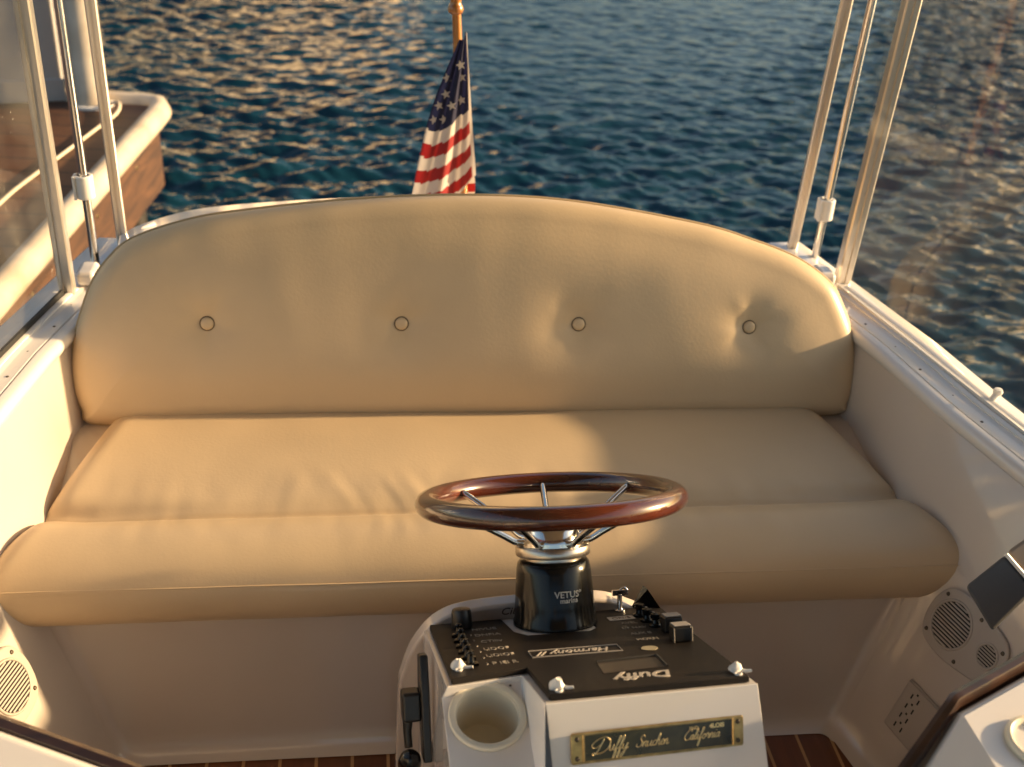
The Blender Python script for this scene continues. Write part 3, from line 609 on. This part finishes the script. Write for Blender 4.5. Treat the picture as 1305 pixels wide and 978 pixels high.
# ------------------------------------------------------------------ speakers, outlet plate
def wallframe(y, z, s):
    """position on the side wall with its local frame (forward along the boat, up the wall, out of the wall)"""
    p = Vector((s * wallx(y, z), y, z)); ty = (Vector((s * wallx(y + .02, z), y + .02, z)) - p).normalized() * -s; tz = (Vector((s * wallx(y, z + .02), y, z + .02)) - p)
    nrm = ty.cross(tz).normalized(); nrm = nrm if nrm.x * -s > 0 else -nrm; up = nrm.cross(ty) if (nrm.cross(ty)).z > 0 else -nrm.cross(ty)
    m = Matrix((ty, up.normalized(), nrm)).transposed().to_4x4(); m.translation = p + nrm * .001; return m
def speaker(y, z, s, roll, label):
    e_ = empty('speaker', label, 'speaker'); e_.matrix_world = wallframe(y, z, s) @ rz(roll); e_['group'] = 'speakers set in the cockpit side walls'
    a = MB(); rr = spline([(.064, 0), (.050, .046), (0, .062), (-.050, .046), (-.064, 0), (-.058, -.06), (-.042, -.116), (0, -.130), (.042, -.116), (.058, -.06)], 6, True)
    a.add(*prism(rr, 0, .008)); a.build('mounting_plate', SPKW, e_, 30, bevel=.004)
    for cx, cy, r in ((0, 0, .042), (.004, -.093, .019)):
        v, f = lathe([(0, .0085), (r, .0085), (r + .001, .006)], 40); g = MB().add(v, f, T((cx, cy, 0))).build('speaker_grille', DARK, e_)
        v, f = tube([(cx + (r + .003) * math.cos(t), cy + (r + .003) * math.sin(t), .0085) for t in np.linspace(0, 2 * pi, 49)[:-1]], .0026, 8, True); MB().add(v, f).build('grille_rim', SPKW, g, 180)
        a = MB(); n_ = 13 if r > .03 else 7
        for k in range(n_):
            x = -r + (k + .5) * 2 * r / n_; hl = math.sqrt(max(0, r * r - x * x)); w_ = r / n_ * .52
            a.add(*box(cx + x - w_, cx + x + w_, cy - hl, cy + hl, .0086, .0105))
        a.build('grille_bar', SPKW, g, bevel=.0006)['kind'] = 'stuff'
    for x, y_ in ((.040, .040), (-.040, .040), (-.049, -.045), (.047, -.046), (.028, -.115)):
        v, f = lathe([(0, .0024), (.003, .002), (.0042, 0)], 12); MB().add(v, f, T((x, y_, .008))).build('plate_screw', SCREW, e_)
speaker(1.481, .324, 1, 92, 'beige twin round speaker on the right wall beside the grey armrest')
speaker(1.452, .290, -1, -92, 'beige round speaker low on the left wall, cut by the picture edge')
ot = empty('outlet_plate', 'beige outlet plate with small slots low on the right wall', 'outlet'); ot.matrix_world = wallframe(1.420, .148, 1) @ rz(2)
MB().add(*box(-.054, .054, -.054, .053, 0, .006)).build('cover_plate', SPKW, ot, bevel=.003)
MB().add(*box(-.051, .05, .046, .051, .006, .010)).build('cover_ridge', SPKW, ot, bevel=.001)
a = MB()
for k in range(4):
    y_ = -.036 + k * .022
    a.add(*box(-.032, -.029, y_ - .005, y_ + .005, .0055, .0066)); a.add(*box(-.014, -.011, y_ - .005, y_ + .005, .0055, .0066)); a.add(*box(-.023, -.019, y_ + .008, y_ + .012, .0055, .0066))
a.build('socket_slot', DARK, ot)

# padded grey arm by the right wall
fr_ = [Vector(p) for p in ((.654, 1.232, .633), (.713, 1.249, .677), (.757, 1.218, .635), (.693, 1.193, .577))]
arm = empty('padded_arm', 'dark grey squared end of a padded arm against the right side wall', 'armrest', (.70, 1.22, .57))
dv_ = Vector((.30, .10, .16)); bk = Vector((.045, .05, -.035))
v = [p - arm.location for p in fr_] + [p + bk - arm.location for p in fr_]
MB().add(v, [(0, 1, 2, 3), (7, 6, 5, 4), (0, 4, 5, 1), (1, 5, 6, 2), (2, 6, 7, 3), (3, 7, 4, 0)]).build('end_pad', GREY, arm, 30, bevel=.006)
c4 = [fr_[1] + Vector((.004, .004, .003)), fr_[2] + Vector((.004, .004, .003))]
v = [c4[0], c4[1], c4[1] + bk * 2, c4[0] + bk * 2]; v2 = [p + dv_ for p in v]
MB().add([p - arm.location for p in v + v2], [(0, 1, 2, 3), (7, 6, 5, 4), (0, 4, 5, 1), (1, 5, 6, 2), (2, 6, 7, 3), (3, 7, 4, 0)]).build('arm_body', TAUPE, arm, 30, bevel=.006)
v, f = tube([fr_[1] + Vector((.002, 0, .002)) - arm.location, fr_[2] + Vector((.002, 0, .002)) - arm.location], .0035, 8); MB().add(v, f).build('piping', WHT, arm)

# ------------------------------------------------------------------ side cabinets at the bottom corners
def slab(pts, z1, z0): return prism([(p[0], p[1]) for p in pts], z0, z1)
rc = empty('side_cabinet', 'white cabinet corner with dark wood trim and a cream cup holder, right foreground', 'cabinet', (.62, .75, 0), group='cockpit cabinets with wood trim')
def PR(p): return (p[0] - .62, p[1] - .75, p[2])
top = [(.487, .935, .70), (.96, 1.165, .70), (1.02, .35, .70), (.500, .35, .70)]; low = [(.370, .835, .615), (.30, .35, .60)]
vs = [top[0], top[1], top[2], top[3], low[0], low[1]]; bt = [(p[0], p[1], .12) for p in (low[0], top[0], top[1], top[2], low[1])]
c = MB(); c.add([PR(p) for p in vs + bt], [(0, 3, 2, 1), (0, 4, 5, 3), (4, 0, 7, 6), (0, 1, 8, 7), (1, 2, 9, 8), (2, 3, 5, 10, 9), (5, 4, 6, 10), (6, 7, 8, 9, 10)])
c.build('cabinet_body', GELC, rc, 30, bevel=.012, seg=4)
tp_ = [(.30, .772, .585), (.365, .856, .628), (.478, .943, .698), (.487, .951, .703), (.50, .958, .703), (.614, 1.015, .703), (.97, 1.19, .703)]
rg = []
for i, p in enumerate(tp_):
    p = Vector(p); a = Vector(tp_[max(0, i - 1)]); b = Vector(tp_[min(len(tp_) - 1, i + 1)]); t = (b - a); t.z = 0; t.normalize(); nn = Vector((-t.y, t.x, 0))
    rg.append([PR(p + nn * u + Vector((0, 0, w_))) for u, w_ in ((-.011, -.04), (.005, -.04), (.008, -.012), (.006, -.001), (0, .002), (-.007, .001), (-.011, -.006))])
v, f = loft(rg); MB().add(v, f).build('wood_trim', TRIMW, rc, 30)
v, f = lathe([(.041, 0), (.042, .004), (.040, .007), (.036, .008), (.0335, .006), (.032, .001), (.031, -.02), (.029, -.05), (0, -.052)], 48)
cupM = T(PR((.560, .872, .7005))); MB().add([p for p in v if True], f, cupM @ Matrix.Scale(1.0, 4)).build('cup_holder', CREAM, rc, 40)
lc = empty('side_cabinet', 'white cabinet edge with dark wood trim in the left bottom corner', 'cabinet', (-.65, .75, 0), group='cockpit cabinets with wood trim')
def PL(p): return (p[0] + .65, p[1] - .75, p[2])
v, f = prism([(-1.02, 1.19), (-.667, 1.024), (-.503, .943), (-.36, .857), (-.42, .35), (-1.02, .35)], .12, .653)
MB().add([PL(p) for p in v], f).build('cabinet_body', GELC, lc, 30, bevel=.02, seg=5)
tp_ = [(-1.0, 1.205, .65), (-.667, 1.033, .65), (-.503, .952, .65), (-.36, .868, .65)]; rg = []
for i, p in enumerate(tp_):
    p = Vector(p); a = Vector(tp_[max(0, i - 1)]); b = Vector(tp_[min(len(tp_) - 1, i + 1)]); t = (b - a).normalized(); nn = Vector((-t.y, t.x, 0))
    rg.append([PL(p + nn * u + Vector((0, 0, w_))) for u, w_ in ((-.014, -.04), (.006, -.04), (.010, -.012), (.007, -.002), (0, .001), (-.010, -.001), (-.014, -.008))])
v, f = loft(rg); MB().add(v, f).build('wood_trim', TRIMW, lc, 30)

# ------------------------------------------------------------------ flagpole and flag
fp = empty('flagpole', 'varnished wooden flagstaff with a ball top on the stern deck', 'flagpole', (.012, 2.725, .60))
def PF(p): return (p[0] - .012, p[1] - 2.725, p[2] - .60)
v, f = tube([PF((.012, 2.725, .60)), PF((.003, 2.722, .75)), PF((-.022, 2.715, 1.135))], [.0135, .0125, .0105], 18); MB().add(v, f).build('staff', POLEW, fp)
v, f = lathe([(.0105, -.012), (.0165, -.008), (.0185, 0), (.016, .008), (.0125, .012), (.013, .022), (.019, .032), (.021, .045), (.017, .060), (0, .068)], 24); MB().add(v, f, T(PF((-.024, 2.714, 1.135)))).build('finial', POLEW, fp, 60)
v, f = lathe([(.026, 0), (.026, .008), (.017, .014), (.0155, .035), (.0145, .036)], 24); MB().add(v, f, T(PF((.012, 2.725, .612)))).build('socket', CHROME, fp)
flag = empty('flag', 'red, white and blue striped flag with stars hanging limp from the flagstaff', 'flag', (0, 2.69, .72))
def flagsheet(name, back_):
    NU, NV = 40, 84; V = []; 
    LX = [(1.06, -.018), (1.0, -.042), (.929, -.067), (.868, -.085), (.75, -.110), (.687, -.121), (.60, -.133)]
    def lx(z):
        for (a, xa), (b, xb) in zip(LX, LX[1:]):
            if z >= b: return xa + (xb - xa) * (a - z) / (a - b)
        return LX[-1][1]
    def pos(s, t):
        if not back_:
            zh = 1.088 - t * .45; zl = 1.062 - t * .503 - .020 * min(1, max(0, (t - .12) / .25)); xh = .001 + (1.088 - zh) / .354 * .035; z = zl + (zh - zl) * s; xl = lx(zl)
            x = xl + (xh - xl) * s; z -= .020 * math.sin(pi * s) * min(1, t * 2.2) - .004 * math.sin(9 * s + 6 * t)
            y = 2.690 + .014 * math.sin(s * 7.5 + t * 2.5) * min(1, .3 + t) + .006 * math.sin(s * 17 + t * 5) - .01 * s
            return (x, y, z)
        z = .742 - t * .15 - .05 * (1 - s); x = -.115 + s * .160 + .006 * math.sin(6 * t) * s; x = x * (.70 + .30 * t); y = 2.752 + .012 * math.sin(s * 9 + t * 3)
        return (x, y, z)
    tmax = lambda s: .86 - .085 * s if not back_ else 1
    me = bpy.data.meshes.new(name); fcs = []; mi = []
    for j in range(NV + 1):
        for i in range(NU + 1):
            s = i / NU; V.append(Vector(pos(s, j / NV * (tmax(s) if not back_ else 1))) - flag.location)
    for j in range(NV):
        for i in range(NU):
            s = (i + .5) / NU; t = (j + .5) / NV * (tmax(s) if not back_ else 1); fcs.append((j * (NU + 1) + i, j * (NU + 1) + i + 1, (j + 1) * (NU + 1) + i + 1, (j + 1) * (NU + 1) + i))
            if not back_:
                k = -1 if t < .382 else int((t - .382) / .0655)
                mi.append(1 if s > .955 else 2 if k < 0 else (1 if k % 2 == 0 else 0))
            else: mi.append(0 if int(t * 7) % 2 == 0 else 1)
    if not back_:       # stars, a hair in front of the cloth
        for s, t in ((.16, .165), (.26, .225), (.15, .275), (.50, .285), (.12, .335), (.62, .12), (.74, .20), (.78, .31), (.36, .335)):
            b = len(V); cpt = Vector(pos(s, t))
            for k in range(10):
                a = pi / 2 + k * pi / 5 + .3; rr = .0125 if k % 2 == 0 else .0052
                V.append(cpt + Vector((rr * math.cos(a), -.004, rr * math.sin(a))) - flag.location)
            fcs.append(tuple(b + k for k in range(10))); mi.append(1)
    me.from_pydata([tuple(p) for p in V], [], fcs)
    for m_ in (RED, WHITEF, BLUE, CANV): me.materials.append(m_)
    me.polygons.foreach_set('material_index', mi); me.polygons.foreach_set('use_smooth', [True] * len(mi))
    o = bpy.data.objects.new(name, me); col.objects.link(o); o.parent = flag; return o
flagsheet('cloth', False); flagsheet('rear_fold', True)

# ------------------------------------------------------------------ dock on the left
DZ = .15; dk = empty('dock', 'brown plank dock with a white fender rail and dark piles, left of the boat', 'dock', (-1.11, 5.25, DZ), (0, 0, R(-5.8)))
# local: -y runs along the edge towards the camera, -x runs inland
MB().add(*box(-9, -.03, -9, -.03, -.05, 0)).build('deck', DECKM, dk)
MB().add(*box(-.10, -.062, -9, -.062, -.38, -.03)).build('fascia', FASC, dk, bevel=.006)
MB().add(*box(-9, -.102, -.10, -.064, -.38, -.03)).build('fascia', FASC, dk, bevel=.006)
bp = [(-.03, -9), (-.03, -6), (-.03, -3), (-.03, -.6), (-.028, -.25), (-.03, -.13), (-.06, -.055), (-.13, -.03), (-.3, -.03), (-1, -.03), (-9, -.03)]
bp = [(x, y) for x, y in bp]
v, f = tube([(x, y, -.005) for x, y in bp], .048, 20); MB().add([(p[0], p[1], p[2] * 1.05 - .005) for p in v], f).build('fender_rail', BUMPER, dk, 60)
for x, y in ((-.19, -.22), (-.19, -.75), (-.16, -1.6), (-.16, -2.6), (-.5, -.2), (-.16, -3.8)):
    v, f = lathe([(.075, -1.2), (.07, -.05)], 16); MB().add(v, f, T((x, y, 0))).build('pile', PILE, dk)
for y in (-.45, -1.0, -1.7, -2.5):
    v, f = lathe([(0, .004), (.008, .003), (.010, 0)], 10); MB().add(v, f, T((-.062, y, -.16)) @ ry(90)).build('bolt', BRASS, dk)
sh = empty('shed', 'plain off-white boarded wall standing on the dock behind the posts', 'shed', (-1.58, 5.24, DZ), (0, 0, R(13)))
MB().add(*box(-2.6, 0, 0, .1, 0, 2.6)).build('wall', SHEDM, sh, bevel=.02)
MB().add(*box(-2.6, .003, -.02, -.003, .0, .10)).build('skirting', SHEDM, sh, bevel=.005)
MB().add(*box(-2.65, .04, -.05, .15, 2.6, 2.68)).build('roof', SHEDM, sh, bevel=.02)
mp_ = empty('mooring_pole', 'thick white round pole standing on the dock beside the shed', 'pole', (-1.455, 5.18, DZ))
v, f = lathe([(.075, 0), (.075, .012), (.072, .016), (.070, 1.95), (.05, 1.98), (0, 1.99)], 28); MB().add(v, f).build('shaft', BUMPER, mp_, 40)
v, f = lathe([(.095, 0), (.095, .012), (.076, .013)], 28); MB().add(v, f).build('base_plate', WHT, mp_, 40)
rp = [(-1.40, 5.10, DZ + .012), (-1.33, 5.12, DZ + .03), (-1.31, 4.98, DZ + .025), (-1.36, 4.80, DZ + .012), (-1.42, 4.5, DZ + .012), (-1.50, 4.1, DZ + .012), (-1.56, 3.75, DZ + .012), (-1.75, 3.45, DZ + .012), (-2.1, 3.2, DZ + .012)]
ro = MB().add(*tube(spline(rp, 10), .007, 8)).build('rope', ROPE, None, 180); tag(ro, 'pale mooring rope lying loosely across the dock boards', 'rope')

# ------------------------------------------------------------------ unseen buildings over the water, placed to mirror gold in the ripples
STUC = mat('cream_stucco', (.85, .68, .46), .8, var=.15, vscale=.3); WIN = mat('window_glass', (.03, .035, .04), .1)
GLOWW = mat('added_window_glow', (.8, .6, .3), .3); GLOWW.node_tree.nodes['Principled BSDF'].inputs['Emission Color'].default_value = (1, .66, .30, 1); GLOWW.node_tree.nodes['Principled BSDF'].inputs['Emission Strength'].default_value = 8  # window glow added to throw warm glints onto the water
def building(x, y, w_, d_, h_, rot, label, m=STUC, win=WIN):
    b = empty('building', label, 'building', (x, y, -.3), (0, 0, R(rot)), 'unseen buildings added for gold reflections')
    MB().add(*box(-w_ / 2, w_ / 2, -d_ / 2, d_ / 2, 0, h_)).build('wall', m, b)
    MB().add(*box(-w_ / 2 - .3, w_ / 2 + .3, -d_ / 2 - .3, d_ / 2 + .3, h_, h_ + .5)).build('roof', m, b)
    nx_, nz_ = max(1, int(w_ / 3)), int(h_ / 3.2)
    for i in range(nx_):
        for j in range(nz_):
            X0 = -w_ / 2 + (i + .5) * w_ / nx_; Z0 = 1.2 + j * 3.2
            MB().add(*box(X0 - .55, X0 + .55, -d_ / 2 - .03, -d_ / 2 + .05, Z0, Z0 + 1.4)).build('window', win, b)
building(-8, 46, 27, 8, 17, 68, 'broad cream apartment block, unseen, placed for its gold reflection in the water')
building(15.5, 31, 1.3, 1.6, 24, 40, 'slender cream tower, unseen, placed for a gold streak on the water')
building(26.2, 39.5, 5.5, 3, 28, 35, 'tall cream building, unseen, its glowing windows added for glints on the water', win=GLOWW)

# ------------------------------------------------------------------ render settings
sc.view_settings.view_transform = 'Standard'; sc.view_settings.look = 'None'; sc.view_settings.exposure = 1.3; sc.view_settings.gamma = 1
sc.render.engine = 'CYCLES'; sc.cycles.use_denoising = True; sc.cycles.max_bounces = 10; sc.cycles.diffuse_bounces = 6; sc.cycles.transparent_max_bounces = 12
sc.cycles.caustics_reflective = False; sc.cycles.caustics_refractive = False; sc.cycles.sample_clamp_indirect = 6
